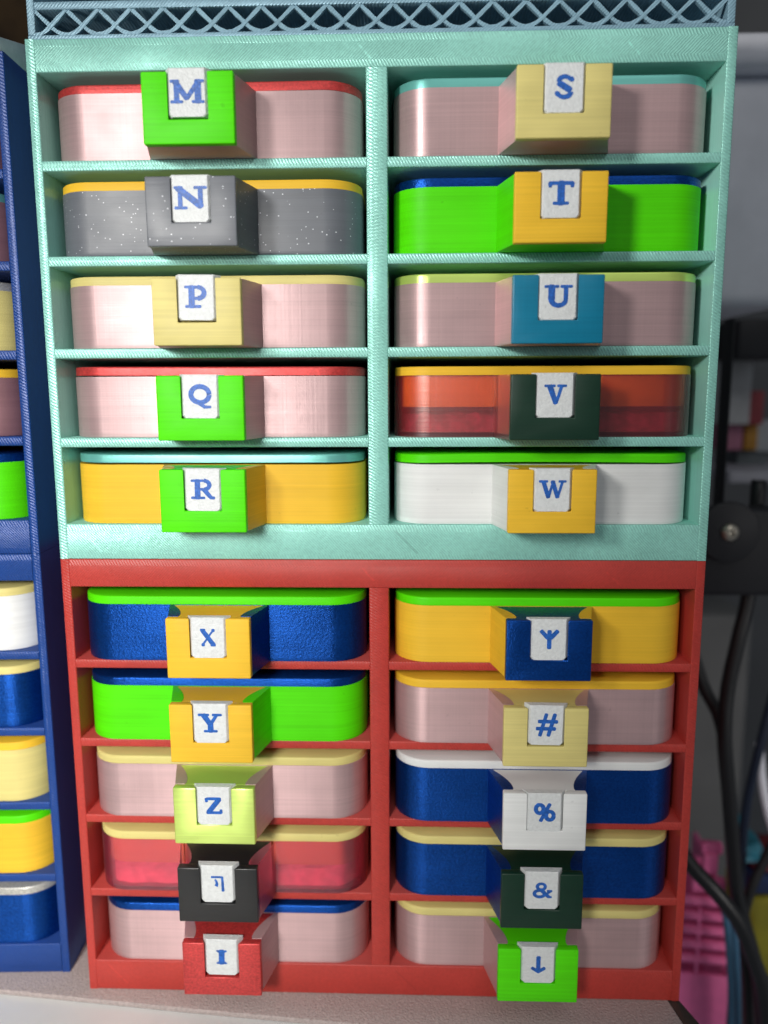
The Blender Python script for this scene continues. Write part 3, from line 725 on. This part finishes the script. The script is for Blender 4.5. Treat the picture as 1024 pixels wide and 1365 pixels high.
obj('screw', finish('screw', bm, 0, smooth_ang=40), plain('screw_metal', (0.50,0.46,0.38,1), rough=0.35, metal=0.8, var=0.2, scale=700), br, (sc.x-c.x, -3.0, sc.z-c.z+30))
# pale box far behind the lower right
a, b = at(905, 820, 300), at(975, 1230, 300)
bm = bmesh.new(); add_box(bm, a.x, b.x, 300, 360, b.z, a.z)
tag(obj('storage_box', finish('storage_box', bm, 3, 3), plain('grey_card', (0.17,0.17,0.165,1), rough=0.7, var=0.12, scale=20)), 'tall dim grey box behind the black cables', 'box')
# cables
def cable(pix, r, m, label, nm='cable'):
    o = tube(nm, [at(px, py, y) for px, py, y in pix], r, m)
    tag(o, label, 'cable', 'cables behind the cabinets'); return o
cable([(1012,640,118),(1000,780,115),(985,850,112),(970,920,110),(966,985,108),(972,1060,108),(978,1140,108),(984,1200,108),(1010,1300,108),(1020,1420,108)], 3.3, BLK, 'thick black cable hanging straight down past the red cabinet')
cable([(920,860,135),(938,915,128),(958,955,120),(968,1005,114),(975,1100,112)], 3.0, BLK, 'black cable curving out from behind the red cabinet')
cable([(905,1130,95),(925,1158,90),(955,1190,86),(985,1230,84),(1005,1280,84),(1020,1330,84),(1028,1420,84)], 3.4, BLK, 'thick black cable lying across the pink rack')
cable([(1060,830,130),(1030,930,128),(1012,1000,126),(998,1060,126),(990,1120,126),(985,1200,126)], 2.2, plain('navy_rubber', (0.006,0.012,0.03,1), rough=0.4), 'slim navy cable slanting beside the black cables')
cable([(1045,1100,120),(1018,1150,118),(1000,1190,116),(990,1240,114),(996,1320,114),(1000,1420,114)], 2.4, BLK, 'black cable bending in front of the yellow bag')
cable([(1012,990,150),(1016,1040,148),(1026,1090,146),(1040,1130,146)], 2.2, PALE, 'pale white cable behind the navy cable')
BLUC = plain('steel_blue_rubber', (0.05, 0.14, 0.24, 1), rough=0.45)
cable([(962,1195,100),(969,1230,98),(974,1290,97),(975,1340,97),(974,1420,97)], 1.7, BLUC, 'steel blue cable hanging beside the pink rack')
cable([(972,1200,103),(979,1240,101),(983,1300,100),(984,1345,100),(984,1420,100)], 1.5, BLUC, 'second steel blue cable running just outside its twin')
# pink slotted rack
c0, c1 = at(880, 1155, 112), at(963, 1440, 112)
pk = empty('pink_rack', (c1.x, 112, c1.z), 'bright pink slotted plastic rack behind the red cabinet', 'rack', rz=math.radians(-6))
zof = lambda py: at(963, py, 112).z-c1.z
PW = 34
box_obj('lower_panel', PINK, pk, -PW, 0, 0, 3, 0, zof(1303), 0.8)
box_obj('side_panel', PINK, pk, -3.0, 0, 3, 70, 0, zof(1215), 0.8)
box_obj('back_panel', PINK, pk, -PW, 0, 34, 36, 0, zof(1200), 0)
for xx in (-1.6, -PW/2+0.5, -PW):
    box_obj('post', PINK, pk, xx, xx+1.6, 0.2, 2.6, zof(1303), zof(1215), 0.3)
zs = [1290-19.2*k for k in range(5)]
for py in zs:
    bm = bmesh.new(); zc = zof(py-6)
    add_prism(bm, [(2.9*math.cos(2*math.pi*i/14)*1.0+2.2, 2.35*math.sin(2*math.pi*i/14)+zc) for i in range(14)], -PW+.5, -.8, axis='x')
    obj('slat', finish('slat', bm, 0, smooth_ang=60), PINK, pk)
for k, (xa, xb, za, zb_) in enumerate(((-20,-4,1196,1178), (-15,-8,1172,1145), (-16,-6,1147,1133))):
    bm = bmesh.new(); add_box(bm, xa, xb, 1+k, 6+k, zof(za), zof(zb_)); obj('step', finish('step', bm, 1.2, 3), PINK, pk)
box_obj('step_stem', PINK, pk, -14, -8, 6, 9, zof(1215), zof(1135), 0.5)
# coloured things far right
for nm, lab, cat, px0, py0, px1, py1, col in (
  ('yellow_bag', 'dull yellow bag behind the cables', 'bag', 996, 1196, 1080, 1300, (0.26,0.24,0.01,1)),
  ('blue_packet', 'dark blue packet lying above the yellow bag', 'packet', 1000, 1165, 1080, 1195, (0.012,0.03,0.10,1)),
  ('red_packet', 'thin dark red packet on the blue packet', 'packet', 1008, 1150, 1080, 1164, (0.15,0.012,0.015,1)),
  ('cyan_packet', 'small cyan packet on top of the red packet', 'packet', 996, 1125, 1014, 1149, (0.03,0.22,0.30,1)),
  ('mesh_pouch', 'dim mauve pouch below the yellow bag', 'pouch', 985, 1302, 1080, 1420, (0.06,0.045,0.05,1))):
    a, b = at(px0, py0, 170), at(px1, py1, 170)
    bm = bmesh.new(); add_box(bm, a.x, b.x, 170, 200, b.z, a.z)
    bmesh.ops.subdivide_edges(bm, edges=bm.edges, cuts=5, use_grid_fill=True)
    for v in bm.verts: v.co += Vector((random.uniform(-.8,.8), random.uniform(-1.5,1.5), random.uniform(-.25,.25)))
    tag(obj(nm, finish(nm, bm, 0, smooth_ang=80), plain(nm+'_material', col, rough=0.55, var=0.3, scale=60)), lab, cat)
# brown box upper left, behind
a, b = at(-60, -40, 330), at(60, 110, 330)
bm = bmesh.new(); add_box(bm, a.x-60, b.x, 330, 400, b.z, a.z+30)
tag(obj('brown_box', finish('brown_box', bm, 1), BROWN), 'dark brown box behind the pale card box', 'box')
